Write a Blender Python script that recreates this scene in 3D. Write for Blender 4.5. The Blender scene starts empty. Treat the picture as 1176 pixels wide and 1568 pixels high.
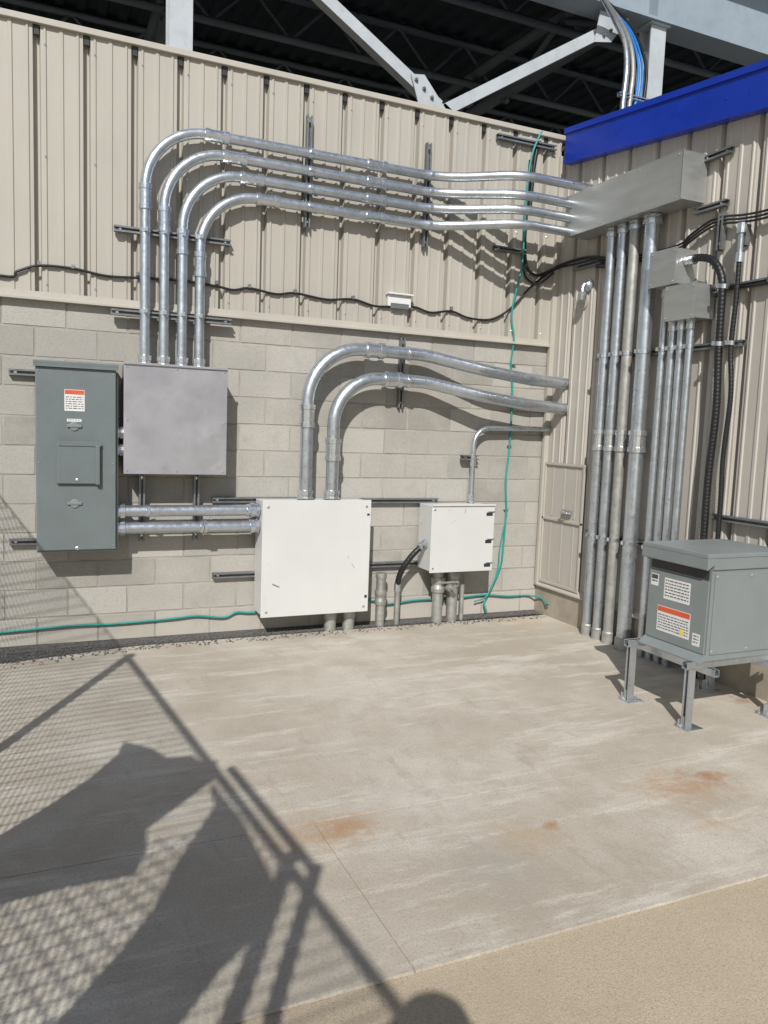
import bpy, bmesh, math, random
from mathutils import Vector, Matrix
random.seed(7)
scene=bpy.context.scene
# ------------------------------------------------------------------ materials
def new_mat(name):
    m=bpy.data.materials.new(name); m.use_nodes=True
    nt=m.node_tree; b=nt.nodes['Principled BSDF']
    return m,nt,b
def nd(nt,t,**k):
    n=nt.nodes.new(t)
    for a,v in k.items(): setattr(n,a,v)
    return n
def coords(nt,scale=(1,1,1)):
    tc=nd(nt,'ShaderNodeTexCoord'); mp=nd(nt,'ShaderNodeMapping')
    mp.inputs['Scale'].default_value=scale
    nt.links.new(tc.outputs['Object'],mp.inputs['Vector'])
    return mp.outputs['Vector']
def noise(nt,vec,scale,detail=4,rough=.6):
    n=nd(nt,'ShaderNodeTexNoise'); n.inputs['Scale'].default_value=scale
    n.inputs['Detail'].default_value=detail; n.inputs['Roughness'].default_value=rough
    nt.links.new(vec,n.inputs['Vector']); return n.outputs['Fac']
def ramp(nt,fac,stops):
    r=nd(nt,'ShaderNodeValToRGB'); e=r.color_ramp.elements
    while len(e)<len(stops): e.new(.5)
    for i,(p,c) in enumerate(stops):
        e[i].position=p; e[i].color=(c if len(c)==4 else (*c,1))
    nt.links.new(fac,r.inputs['Fac']); return r.outputs['Color']
def mixc(nt,fac,a,b,mode='MIX'):
    m=nd(nt,'ShaderNodeMix',data_type='RGBA',blend_type=mode)
    if isinstance(fac,(int,float)): m.inputs[0].default_value=fac
    else: nt.links.new(fac,m.inputs[0])
    for i,v in ((6,a),(7,b)):
        if isinstance(v,tuple): m.inputs[i].default_value=(v if len(v)==4 else (*v,1))
        else: nt.links.new(v,m.inputs[i])
    return m.outputs[2]
def bump(nt,b,h,strength,dist=.01):
    n=nd(nt,'ShaderNodeBump'); n.inputs['Strength'].default_value=strength; n.inputs['Distance'].default_value=dist
    nt.links.new(h,n.inputs['Height']); nt.links.new(n.outputs['Normal'],b.inputs['Normal'])
def mscale(c,f): return tuple(min(1,x*f) for x in c)
def mat(name,col,rough=.6,metal=0,var=.12,scale=3,fine=60,bmp=.05,bd=.002,stretch=(1,1,1),dark=None,darkamt=0):
    m,nt,b=new_mat(name); v=coords(nt,stretch)
    n1=noise(nt,v,scale); c=ramp(nt,n1,[(.3,mscale(col,1-var)),(.7,mscale(col,1+var))])
    if darkamt:
        n3=noise(nt,v,scale*2.7,6,.7)
        f=ramp(nt,n3,[(.5,(0,0,0)),(.75,(darkamt,)*3)]); c=mixc(nt,f,c,dark)
    nt.links.new(c,b.inputs['Base Color'])
    r=ramp(nt,noise(nt,v,scale*4),[(.3,(max(0,rough-.08),)*3),(.7,(min(1,rough+.08),)*3)])
    nt.links.new(r,b.inputs['Roughness']); b.inputs['Metallic'].default_value=metal
    if bmp: bump(nt,b,noise(nt,v,fine),bmp,bd)
    return m
GALV=mat('galvanised_steel',(.56,.60,.64),.32,.88,.10,7,40,.02,dark=(.36,.39,.42),darkamt=.3)
GALVD=mat('aged_galvanised',(.40,.40,.38),.5,.6,.2,12,50,.08,dark=(.24,.21,.15),darkamt=.6)
GALVB=mat('zinc_fitting',(.66,.69,.72),.25,.9,.1,20,40,.03)
STRUT=mat('strut_channel_steel',(.22,.23,.235),.5,.6,.2,14)
BLACK=mat('black_rubber',(.012,.012,.013),.45,0,.2,30)
DARKM=mat('dark_plastic',(.03,.03,.032),.5)
TEAL=mat('green_wire',(.02,.27,.24),.45,0,.15,8)
GREY=mat('grey_enamel',(.145,.172,.175),.42,0,.06,3,120,.02,dark=(.115,.13,.13),darkamt=.3)
GREY2=mat('light_grey_enamel',(.20,.228,.23),.42,0,.06,3,120,.02,dark=(.16,.175,.175),darkamt=.3)
def siding_mat(name,col):
    m,nt,b=new_mat(name); v=coords(nt)
    c=ramp(nt,noise(nt,v,1.1,4),[(.3,mscale(col,.95)),(.7,mscale(col,1.05))])
    vs=coords(nt,(9,9,.8)); f=ramp(nt,noise(nt,vs,1.3,6,.7),[(.5,(0,0,0)),(.75,(.28,)*3)]); c=mixc(nt,f,c,mscale(col,.75))
    f=ramp(nt,noise(nt,v,28,5,.75),[(.68,(0,0,0)),(.76,(.4,)*3)]); c=mixc(nt,f,c,mscale(col,.65))
    nt.links.new(c,b.inputs['Base Color']); b.inputs['Roughness'].default_value=.5
    vb=coords(nt,(1,1,.5)); bump(nt,b,noise(nt,vb,4,3),.18,.012); return m
BEIGE=siding_mat('beige_metal_siding',(.405,.382,.335))
BEIGE2=siding_mat('beige_side_siding',(.45,.42,.375))
TRIM=mat('beige_trim',(.43,.405,.355),.5,0,.06,2,dark=(.34,.31,.27),darkamt=.3)
BLUE=mat('blue_fascia_paint',(.006,.035,.36),.33,0,.06,2)
WSTEEL=mat('grey_painted_steel',(.44,.48,.51),.5,0,.08,4,dark=(.27,.21,.16),darkamt=.3)
BEAM=mat('shaded_beam_steel',(.27,.32,.37),.5,0,.08,3,dark=(.20,.23,.26),darkamt=.4)  # darker copy of the grey steel, beam's shade put into the colour
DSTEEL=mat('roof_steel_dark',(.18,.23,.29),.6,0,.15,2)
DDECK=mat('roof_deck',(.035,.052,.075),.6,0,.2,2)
CONCW=mat('curb_concrete',(.34,.30,.24),.85,0,.2,6,60,.3)
PAPER=mat('white_label',(.66,.66,.65),.5,0,.04,10)
RED=mat('label_orange',(.6,.09,.03),.5)
YEL=mat('label_yellow',(.75,.6,.1),.5)
INK=mat('label_ink',(.06,.06,.06),.6)
BLUEC=mat('blue_cable',(.02,.2,.6),.5)
def white_paint():
    m,nt,b=new_mat('scuffed_white_paint'); v=coords(nt)
    c=ramp(nt,noise(nt,v,2.0),[(.3,(.56,.565,.55)),(.7,(.61,.612,.60))])
    v2=coords(nt,(1,1,.35)); f=ramp(nt,noise(nt,v2,5,7,.7),[(.6,(0,0,0)),(.78,(.35,)*3)])
    c=mixc(nt,f,c,(.46,.44,.38))
    f=ramp(nt,noise(nt,v,45,5,.8),[(.745,(0,0,0)),(.76,(.7,)*3)]); c=mixc(nt,f,c,(.18,.16,.13))
    for rot,sc,th in (((0,.6,0),2.3,.62),((0,-.9,.2),3.1,.66)):
        w=nd(nt,'ShaderNodeTexVoronoi',feature='DISTANCE_TO_EDGE'); w.inputs['Scale'].default_value=sc
        wv=nd(nt,'ShaderNodeMapping'); wv.inputs['Rotation'].default_value=rot; wv.inputs['Scale'].default_value=(1,1,.6)
        nt.links.new(v,wv.inputs['Vector']); nt.links.new(wv.outputs[0],w.inputs['Vector'])
        s=ramp(nt,w.outputs['Distance'],[(.002,(1,1,1)),(.007,(0,0,0))])
        g=ramp(nt,noise(nt,wv.outputs[0],6,4),[(th,(0,0,0)),(th+.03,(1,1,1))])
        c=mixc(nt,mixc(nt,1.0,s,g,'MULTIPLY'),c,(.12,.10,.08))
    nt.links.new(c,b.inputs['Base Color']); b.inputs['Roughness'].default_value=.42
    return m
WHITE=white_paint()
def alu():
    m,nt,b=new_mat('smeared_aluminium'); v=coords(nt)
    c=ramp(nt,noise(nt,v,2.6,9,.68),[(.35,(.36,.355,.375)),(.55,(.41,.405,.425)),(.64,(.47,.47,.49)),(.72,(.41,.405,.425))])
    nt.links.new(c,b.inputs['Base Color']); b.inputs['Metallic'].default_value=.55
    r=ramp(nt,noise(nt,v,4,8,.7),[(.4,(.4,)*3),(.6,(.58,)*3)]); nt.links.new(r,b.inputs['Roughness'])
    return m
ALU=alu()
STAIN=mat('brushed_stainless',(.43,.445,.44),.4,.65,.10,2,30,.03,stretch=(1,1,6),dark=(.33,.33,.31),darkamt=.4)
def concrete():
    m,nt,b=new_mat('weathered_concrete'); v=coords(nt)
    c=ramp(nt,noise(nt,v,.75,7,.65),[(.36,(.405,.358,.292)),(.5,(.475,.432,.365)),(.62,(.535,.497,.432))])
    f=ramp(nt,noise(nt,v,2.6,9,.75),[(.46,(0,0,0)),(.6,(.65,)*3)]); c=mixc(nt,f,c,(.385,.338,.275))
    vs=coords(nt,(.45,2.2,1)); f=ramp(nt,noise(nt,vs,2.0,8,.75),[(.52,(0,0,0)),(.62,(.75,)*3)]); c=mixc(nt,f,c,(.60,.565,.50))
    v3=coords(nt,(3,.8,1)); f=ramp(nt,noise(nt,v3,2.5,8,.75),[(.57,(0,0,0)),(.66,(.5,)*3)]); c=mixc(nt,f,c,(.34,.305,.25))
    f=ramp(nt,noise(nt,v,110,3),[(.36,(.45,)*3),(.5,(0,0,0))]); c=mixc(nt,f,c,(.27,.235,.185))
    f=ramp(nt,noise(nt,v,38,4,.8),[(.70,(0,0,0)),(.74,(.7,)*3)]); c=mixc(nt,f,c,(.24,.20,.16))
    geo=nd(nt,'ShaderNodeNewGeometry')
    def spot(p,r,col,amt,st=(1,1)):
        nonlocal c
        d0=nd(nt,'ShaderNodeVectorMath',operation='SUBTRACT'); nt.links.new(geo.outputs['Position'],d0.inputs[0]); d0.inputs[1].default_value=(*p,0)
        d1=nd(nt,'ShaderNodeVectorMath',operation='MULTIPLY'); nt.links.new(d0.outputs[0],d1.inputs[0]); d1.inputs[1].default_value=(*st,1)
        d=nd(nt,'ShaderNodeVectorMath',operation='LENGTH'); nt.links.new(d1.outputs[0],d.inputs[0])
        q=nd(nt,'ShaderNodeMath',operation='MULTIPLY_ADD'); nt.links.new(noise(nt,v,13,8,.8),q.inputs[0]); q.inputs[1].default_value=r*3.6
        nt.links.new(d.outputs['Value'],q.inputs[2])
        f=ramp(nt,q.outputs[0],[(r*1.5,(amt,)*3),(r*2.6,(0,0,0))]); c=mixc(nt,f,c,col)
    spot((1.14,2.80),.16,(.34,.16,.06),1.,(.7,1.3)); spot((1.0,2.78),.24,(.42,.27,.15),.75,(.6,1)); spot((2.93,2.65),.13,(.28,.11,.045),1.); spot((2.75,2.62),.30,(.40,.25,.14),.85,(.7,1))
    spot((1.93,2.52),.06,(.34,.14,.06),1.); spot((1.78,2.46),.24,(.42,.31,.19),.75); spot((2.6,2.3),.2,(.42,.31,.2),.6); spot((4.0,3.4),.12,(.26,.13,.07),.8)
    spot((3.8,5.55),.35,(.48,.36,.23),.7); spot((4.1,5.0),.3,(.42,.33,.23),.6,(1.5,.5)); spot((1.55,2.35),.33,(.345,.32,.28),.8); spot((1.0,4.6),.4,(.38,.345,.285),.65)
    spot((2.2,3.6),.4,(.385,.35,.295),.6,(.6,1.4)); spot((1.5,2.9),.35,(.61,.58,.52),.6,(.8,1.2)); spot((.3,3.9),.35,(.61,.57,.51),.5); spot((2.9,4.4),.4,(.60,.57,.51),.55,(.6,1.2))
    nt.links.new(c,b.inputs['Base Color']); b.inputs['Roughness'].default_value=.9
    a=nd(nt,'ShaderNodeMath',operation='ADD'); nt.links.new(noise(nt,v,25,8,.75),a.inputs[0]); nt.links.new(noise(nt,v,3,4),a.inputs[1])
    bump(nt,b,a.outputs[0],.45,.007); return m
CONC=concrete()
def tan_ground():
    m,nt,b=new_mat('rough_tan_paving'); v=coords(nt)
    c=ramp(nt,noise(nt,v,1.1,6,.6),[(.3,(.43,.355,.255)),(.7,(.50,.425,.32))])
    f=ramp(nt,noise(nt,v,190,3,.7),[(.38,(.7,)*3),(.5,(0,0,0))]); c=mixc(nt,f,c,(.27,.215,.15))
    f=ramp(nt,noise(nt,v,160,3,.7),[(.58,(0,0,0)),(.66,(.6,)*3)]); c=mixc(nt,f,c,(.62,.56,.46))
    f=ramp(nt,noise(nt,v,2.6,8,.7),[(.5,(0,0,0)),(.7,(.5,)*3)]); c=mixc(nt,f,c,(.39,.32,.23))
    nt.links.new(c,b.inputs['Base Color']); b.inputs['Roughness'].default_value=.92
    bump(nt,b,noise(nt,v,140,4,.7),.5,.005); return m
TAN=tan_ground()
def blockmat():
    m,nt,b=new_mat('concrete_block'); v=coords(nt)
    at=nd(nt,'ShaderNodeAttribute',attribute_name='tone')
    c=ramp(nt,at.outputs['Fac'],[(0,(.285,.272,.245)),(.5,(.36,.345,.312)),(1,(.425,.408,.372))])
    f=ramp(nt,noise(nt,v,1.6,7,.68),[(.45,(0,0,0)),(.65,(.6,)*3)]); c=mixc(nt,f,c,(.45,.428,.388))
    f=ramp(nt,noise(nt,v,5,8,.7),[(.55,(0,0,0)),(.72,(.4,)*3)]); c=mixc(nt,f,c,(.28,.262,.232))
    f=ramp(nt,noise(nt,v,130,4,.8),[(.36,(.6,)*3),(.48,(0,0,0))]); c=mixc(nt,f,c,(.20,.185,.16))
    sx=nd(nt,'ShaderNodeSeparateXYZ'); nt.links.new(v,sx.inputs[0])
    q=nd(nt,'ShaderNodeMath',operation='MULTIPLY_ADD'); nt.links.new(noise(nt,v,5,6,.7),q.inputs[0]); q.inputs[1].default_value=.35; nt.links.new(sx.outputs['Z'],q.inputs[2])
    f=ramp(nt,q.outputs[0],[(.18,(.65,)*3),(.46,(0,0,0))]); c=mixc(nt,f,c,(.50,.46,.40))
    nt.links.new(c,b.inputs['Base Color']); b.inputs['Roughness'].default_value=.95
    bump(nt,b,noise(nt,v,90,6,.75),.45,.005); return m
BLOCK=blockmat()
MORTAR=mat('mortar',(.33,.31,.275),.95,0,.2,5,80,.3)
GRAV=mat('dark_gravel',(.10,.095,.09),.9,0,.6,60,90,.2)
SKIN=mat('skin',(.5,.3,.22),.6); CLOTH=mat('work_shirt',(.1,.13,.2),.8); JEANS=mat('jeans',(.04,.06,.12),.9)
SHADOW_SHEET=mat('shadow_sheet_fabric',(.05,.09,.06),.8)  # for the added shadow-casting sheets
# ------------------------------------------------------------------ mesh builder
class MB:
    def __init__(s): s.v=[];s.f=[];s.m=[];s.sm=[];s.mats=[]
    def mi(s,m):
        if m not in s.mats: s.mats.append(m)
        return s.mats.index(m)
    def add(s,vs,fs,m,smooth=False):
        o=len(s.v); s.v+= [tuple(x) for x in vs]; i=s.mi(m)
        for f in fs: s.f.append([k+o for k in f]); s.m.append(i); s.sm.append(smooth)
    def box(s,x0,x1,y0,y1,z0,z1,m,bev=0,M=None):
        bm=bmesh.new(); bmesh.ops.create_cube(bm,size=1)
        for v in bm.verts:
            v.co=Vector(((x0+x1)/2+v.co.x*(x1-x0),(y0+y1)/2+v.co.y*(y1-y0),(z0+z1)/2+v.co.z*(z1-z0)))
        if bev: bmesh.ops.bevel(bm,geom=bm.edges[:],offset=bev,segments=2,affect='EDGES',profile=.6)
        if M is not None: bm.transform(M)
        bm.verts.index_update()
        s.add([v.co for v in bm.verts],[[v.index for v in f.verts] for f in bm.faces],m,False); bm.free()
    def prism(s,poly,d,m):
        n=len(poly); d=Vector(d); P=[Vector(p) for p in poly]
        s.add(P+[p+d for p in P],[list(range(n))[::-1],list(range(n,2*n))]+[[i,(i+1)%n,n+(i+1)%n,n+i] for i in range(n)],m)
    def tube(s,path,r,m,seg=16,cap=True,rf=None):
        P=[Vector(p) for p in path]; n=len(P); T=[]
        for i in range(n):
            a=P[max(0,i-1)];b=P[min(n-1,i+1)]; T.append((b-a).normalized())
        up=Vector((0,0,1)) if abs(T[0].z)<.9 else Vector((1,0,0))
        N=(up-T[0]*up.dot(T[0])).normalized(); vs=[]
        for i in range(n):
            if i: N=(N-T[i]*N.dot(T[i])).normalized()
            B=T[i].cross(N); R=r if rf is None else rf(i)
            for k in range(seg):
                a=2*math.pi*k/seg; vs.append(P[i]+(N*math.cos(a)+B*math.sin(a))*R)
        fs=[[i*seg+k,i*seg+(k+1)%seg,(i+1)*seg+(k+1)%seg,(i+1)*seg+k] for i in range(n-1) for k in range(seg)]
        s.add(vs,fs,m,True)
        if cap: s.add(vs[:seg],[list(range(seg))[::-1]],m); s.add(vs[-seg:],[list(range(seg))],m)
    def lathe(s,p,d,prof,m,seg=20):
        p=Vector(p); d=Vector(d).normalized(); up=Vector((0,0,1)) if abs(d.z)<.9 else Vector((1,0,0))
        N=(up-d*up.dot(d)).normalized(); B=d.cross(N); vs=[]
        for t,r in prof:
            for k in range(seg):
                a=2*math.pi*k/seg; vs.append(p+d*t+(N*math.cos(a)+B*math.sin(a))*r)
        n=len(prof)
        fs=[[i*seg+k,i*seg+(k+1)%seg,(i+1)*seg+(k+1)%seg,(i+1)*seg+k] for i in range(n-1) for k in range(seg)]
        s.add(vs,fs,m); s.add(vs[:seg],[list(range(seg))[::-1]],m); s.add(vs[-seg:],[list(range(seg))],m)
    def coupling(s,p,d,r,L=.15):
        a=L/2
        s.lathe(p,d,[(-a,r*1.02),(-a,r*1.28),(-a+.035,r*1.28),(-a+.037,r*1.14),(a-.037,r*1.14),(a-.035,r*1.28),(a,r*1.28),(a,r*1.02)],GALVB,16)
    def connector(s,p,d,r):
        s.lathe(p,d,[(0,r*1.35),(.012,r*1.35),(.014,r*1.18),(.03,r*1.18),(.032,r*1.3),(.065,r*1.3),(.068,r*1.02)],GALVB,12)
    def strap(s,p,d,n,r):
        s.lathe(Vector(p)-Vector(d).normalized()*.014,d,[(0,r*1.0),(0,r*1.1),(.028,r*1.1),(.028,r*1.0)],GALVB,16)
        n=Vector(n).normalized(); d=Vector(d).normalized(); q=d.cross(n)
        c=Vector(p)+n*(r+.012)
        M=Matrix.Translation(c)@Matrix((q,d,n)).transposed().to_4x4()
        s.box(-.012,.012,-.014,.014,-.014,.014,GALVB,.002,M)
    def finish(s,name,parent=None):
        me=bpy.data.meshes.new(name); me.from_pydata(s.v,[],s.f); me.update()
        for m in s.mats: me.materials.append(m)
        me.polygons.foreach_set('material_index',s.m); me.polygons.foreach_set('use_smooth',s.sm)
        o=bpy.data.objects.new(name,me); scene.collection.objects.link(o)
        if parent: o.parent=parent
        return o
def empty(name):
    o=bpy.data.objects.new(name,None); scene.collection.objects.link(o); return o
def fillet(pts,R,n=14):
    P=[Vector(p) for p in pts]; out=[P[0]]
    for i in range(1,len(P)-1):
        rr=R[i-1] if isinstance(R,(list,tuple)) else R
        a=(P[i-1]-P[i]).normalized(); b=(P[i+1]-P[i]).normalized(); ang=a.angle(b)
        if ang>3.13: out.append(P[i]); continue
        t=min(rr/math.tan(ang/2),(P[i-1]-P[i]).length*.49 if i>1 else (P[i-1]-P[i]).length*.95,(P[i+1]-P[i]).length*.49 if i<len(P)-2 else (P[i+1]-P[i]).length*.95)
        rr=t*math.tan(ang/2); c=P[i]+(a+b).normalized()*(rr/math.sin(ang/2))
        s0=P[i]+a*t-c; s1=P[i]+b*t-c; tot=s0.angle(s1); ax=s0.cross(s1).normalized()
        for k in range(n+1): out.append(c+Matrix.Rotation(tot*k/n,3,ax)@s0)
    out.append(P[-1]); return out
def smooth_path(pts,n=8):
    P=[Vector(p) for p in pts]; P=[P[0]*2-P[1]]+P+[P[-1]*2-P[-2]]; out=[]
    for i in range(1,len(P)-2):
        for k in range(n):
            t=k/n; a,b,c,d=P[i-1:i+3]
            out.append(.5*((2*b)+(c-a)*t+(2*a-5*b+4*c-d)*t*t+(3*b-a-3*c+d)*t**3))
    out.append(P[-2]); return out
YB=5.867; XR=4.178
def strut(mb,p0,p1,n,w=.041,m=STRUT):
    p0=Vector(p0);p1=Vector(p1);n=Vector(n).normalized();d=(p1-p0).normalized();q=d.cross(n);L=(p1-p0).length
    M=Matrix.Translation(p0)@Matrix((d,q,n)).transposed().to_4x4()
    mb.box(0,L,-w/2,w/2,0,.004,m,0,M)
    mb.box(0,L,-w/2,-w/2+.004,.004,w,m,0,M); mb.box(0,L,w/2-.004,w/2,.004,w,m,0,M)
    mb.box(0,L,-w/2+.004,-w/2+.012,w-.004,w-.0005,m,0,M); mb.box(0,L,w/2-.012,w/2-.004,w-.004,w-.0005,m,0,M)
def label(mb,o,u,v,n,w,h,head=None,rows=5,ink=INK):
    o=Vector(o);u=Vector(u).normalized();v=Vector(v).normalized();n=Vector(n).normalized()
    M=Matrix.Translation(o)@Matrix((u,v,n)).transposed().to_4x4()
    mb.box(0,w,0,h,0,.0012,PAPER,0,M)
    top=h
    if head: mb.box(.003,w-.003,h*.78,h-.003,.0012,.002,head,0,M); top=h*.74
    rh=top/(rows+1)
    for i in range(rows):
        z=top-rh*(i+1); x=.008
        while x<w-.012:
            l=random.uniform(.008,.028); l=min(l,w-.008-x)
            mb.box(x,x+l,z,z+rh*.35,.0012,.0018,ink,0,M); x+=l+.006
def screw(mb,p,n,r=.008):
    mb.lathe(p,n,[(0,r),(.003,r),(.005,r*.6)],GALVB,8)
# ------------------------------------------------------------------ ground
mb=MB(); S=400; mb.add([(-S,-S,-.012),(S,-S,-.012),(S,S,-.012),(-S,S,-.012)],[[0,1,2,3]],TAN); mb.finish('ground')
slab=MB(); g=.0022
for x0,x1,y0,y1 in ((-6,4.17,2.87,5.70),(-6,-1.6,1.93,2.87),(-1.6,1.02,1.93,2.87),(1.02,4.17,1.93,2.87)):
    slab.box(x0+g,x1-g,y0+g,y1-g,-.011,0,CONC,.0015)
slab.add([(-6,1.94,-.004),(4.17,1.94,-.004),(4.17,5.7,-.004),(-6,5.7,-.004)],[[0,1,2,3]],CONCW)
slab.finish('concrete_slab')
gm=MB(); gm.add([(-6,5.30,.001),(-.22,5.50,.001),(.62,5.68,.001),(4.15,5.73,.001),(4.15,5.866,.012),(-6,5.866,.012)],[[0,1,2,3,4,5]],GRAV)
for i in range(12000):
    x=random.uniform(-1.2,4.1)
    y0=5.50+max(-.25,min(.2,(x+.22)*.25)) if x<.62 else 5.71+.012*(x-.62)
    y=random.uniform(y0-.02 if random.random()<.85 else y0-.16,5.862); r=random.uniform(.003,.009)
    vs=[]
    for dx,dy,dz in ((1,0,0),(-1,0,0),(0,1,0),(0,-1,0),(0,0,1),(0,0,-1)):
        k=r*random.uniform(.6,1.3); vs.append((x+dx*k+random.uniform(-.3,.3)*r,y+dy*k,.006+dz*k*.7))
    gm.add(vs,[[0,2,4],[2,1,4],[1,3,4],[3,0,4],[2,0,5],[1,2,5],[3,1,5],[0,3,5]],GRAV)
gm.finish('gravel_strip')
# ------------------------------------------------------------------ block wall
def block_wall():
    me=bpy.data.meshes.new('blocks'); V=[];F=[];tone=[]
    for c in range(12):
        z0=c*.2+.004; z1=z0+.192; x=-5.2+(c%2)*.2
        while x<XR+.3:
            x0=x+.004;x1=x+.396; b=.004; y=YB; yb=YB+.007; o=len(V); jy=random.uniform(-.0015,.0015); x1=min(x1,XR+.3)
            j=lambda:random.uniform(-.0012,.0012)
            V+=[(x0+b+j(),y+jy,z0+b+j()),(x1-b+j(),y+jy,z0+b+j()),(x1-b+j(),y+jy,z1-b+j()),(x0+b+j(),y+jy,z1-b+j()),(x0,yb,z0),(x1,yb,z0),(x1,yb,z1),(x0,yb,z1)]
            F+=[[o,o+1,o+2,o+3],[o+4,o+5,o+1,o],[o+5,o+6,o+2,o+1],[o+6,o+7,o+3,o+2],[o+7,o+4,o,o+3]]
            t=min(1,max(0,random.gauss(.5,.3))); tone+=[t]*5; x+=.4
    me.from_pydata(V,[],F); at=me.attributes.new('tone','FLOAT','FACE'); at.data.foreach_set('value',tone)
    me.materials.append(BLOCK); o=bpy.data.objects.new('blocks',me); scene.collection.objects.link(o); return o
bw=empty('block_wall'); block_wall().parent=bw
mb=MB(); mb.box(-5.2,XR+.3,YB+.004,YB+.2,-.3,2.4,MORTAR); mb.finish('mortar_core',bw)
def panel_profile(s0,s1,pitch=.305,ph=0.03,gd=-.05):
    pts=[]; k=math.floor((s0-ph)/pitch)
    while True:
        g0=ph+k*pitch
        if g0>s1: break
        for ds,d in ((-.026,0),(-.019,gd),(.014,gd),(.021,0),(.036,0),(.042,.008),(.052,.008),(.058,0),(.130,0),(.136,.007),(.156,.007),(.162,0),(.236,0),(.242,.008),(.252,.008),(.258,0)):
            pts.append((g0+ds,d))
        k+=1
    return [p for p in pts if s0<=p[0]<=s1]
def siding(name,mapf,prof,z0,ztop,m,parent):
    mb=MB(); vs=[];fs=[]
    for s,d in prof: vs.append(mapf(s,d,z0)); vs.append(mapf(s,d,ztop(s)))
    for i in range(len(prof)-1): fs.append([2*i,2*i+2,2*i+3,2*i+1])
    mb.add(vs,fs,m); return mb.finish(name,parent)
mw=empty('metal_siding_wall')
YM=5.845
siding('panels',lambda s,d,z:(s,YM-d,z),panel_profile(-5,XR+.05),2.40,lambda s:4.12,BEIGE,mw)
mb=MB(); mb.box(-5,XR+.3,YM+.055,6.05,2.402,4.09,DDECK); mb.finish('core',mw)
mb=MB()
mb.box(-5,XR+.3,5.815,6.07,4.115,4.155,TRIM,.004)
for k in range(-16,14):
    mb.box(.03+k*.305-.0185,.03+k*.305+.0135,YM+.0,YM+.012,4.055,4.114,DARKM)  # dark plates paint the shade in the groove tops under the cap
mb.finish('cap_flashing',mw)
mb=MB()
mb.prism([(-5,5.842,2.43),(-5,5.836,2.43),(-5,5.833,2.395),(-5,5.812,2.385),(-5,5.812,2.372),(-5,5.8655,2.372),(-5,5.8655,2.40)],(XR+5,0,0),TRIM)
mb.finish('base_flashing',mw)
mb=MB()
for k in range(-5,15):
    for z in (2.48,3.3,4.0): screw(mb,(.03+k*.305+.047,YM-.008,z),(0,-1,0),.007)
mb.finish('siding_screws',mw)
# ------------------------------------------------------------------ side building
sb=empty('metal_side_building')
zt=lambda y:3.893+.12*(y-5.735)+.13
siding('side_panels',lambda s,d,z:(XR-d,s,z),panel_profile(-6,YB-.03,.305,.11,-.04),.25,zt,BEIGE2,sb)
mb=MB()
mb.prism([(XR+.045,-6,.0),(XR+.045,YB+.3,.0),(XR+.045,YB+.3,zt(YB+.3)),(XR+.045,-6,zt(-6))],(9,0,0),TRIM)
mb.finish('building_core',sb)
mb=MB(); mb.box(XR-.02,XR+.06,-6,YB-.002,-.01,.245,CONCW,.006); mb.finish('concrete_curb',sb)
mb=MB(); mb.prism([(XR-.045,-6,.25),(XR-.045,-6,.262),(XR-.008,-6,.30),(XR+.03,-6,.30),(XR+.03,-6,.25)],(0,YB+5.99,0),TRIM); mb.finish('drip_flashing',sb)
mb=MB()
y0,y1=-6,5.72
f0=lambda y:3.893+.12*(y-5.735)
xf=4.10
mb.prism([(xf,y0,f0(y0)),(xf,y1,f0(y1)),(xf,y1,f0(y1)+.27),(xf,y0,f0(y0)+.27)],(.12,0,0),BLUE)
mb.prism([(xf-.012,y0,f0(y0)+.235),(xf-.012,y1+.01,f0(y1)+.235),(xf-.012,y1+.01,f0(y1)+.28),(xf-.012,y0,f0(y0)+.28)],(.3,0,0),BLUE)
mb.prism([(xf-.01,y0,f0(y0)-.008),(xf-.01,y1,f0(y1)-.008),(xf-.01,y1,f0(y1)+.02),(xf-.01,y0,f0(y0)+.02)],(.085,0,0),BLUE)
for k in range(30):
    y=5.6-k*.4; mb.lathe((xf,y,f0(y)+.12),(-1,0,0),[(0,.006),(.003,.006),(.005,.004)],BLUE,8)
mb.finish('blue_fascia',sb)
mb=MB()
mb.prism([(XR+.0,-6,zt(-6)),(XR+.0,YB+.3,zt(YB+.3)),(XR,YB+.3,zt(YB+.3)+.04),(XR,-6,zt(-6)+.04)],(9,0,0),GREY2); mb.finish('side_roof',sb)
mb=MB()
mb.box(XR-.05,XR-.002,YB-.06,YB-.022,.26,3.98,TRIM,.003)
mb.box(XR-.018,XR-.010,5.27,5.80,.30,1.36,BEIGE2)
for z in (.29,.86,1.345): mb.box(XR-.034,XR-.018,5.25,5.81,z,z+.022,TRIM,.002)
for y in (5.25,5.79): mb.box(XR-.034,XR-.019,y,y+.022,.313,1.344,TRIM,.002)
for (za,zb) in ((.33,.84),(.90,1.33)):
    for y in (5.36,5.52,5.68): mb.box(XR-.022,XR-.018,y,y+.02,za,zb,BEIGE2,.0015)
mb.box(XR-.05,XR-.034,5.38,5.50,.935,.975,GALV,.004); mb.tube(fillet([(XR-.05,5.40,.95),(XR-.08,5.40,.95),(XR-.08,5.49,.95),(XR-.05,5.49,.95)],.015,5),.006,GALV,8)
mb.finish('access_hatch',sb)
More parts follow.
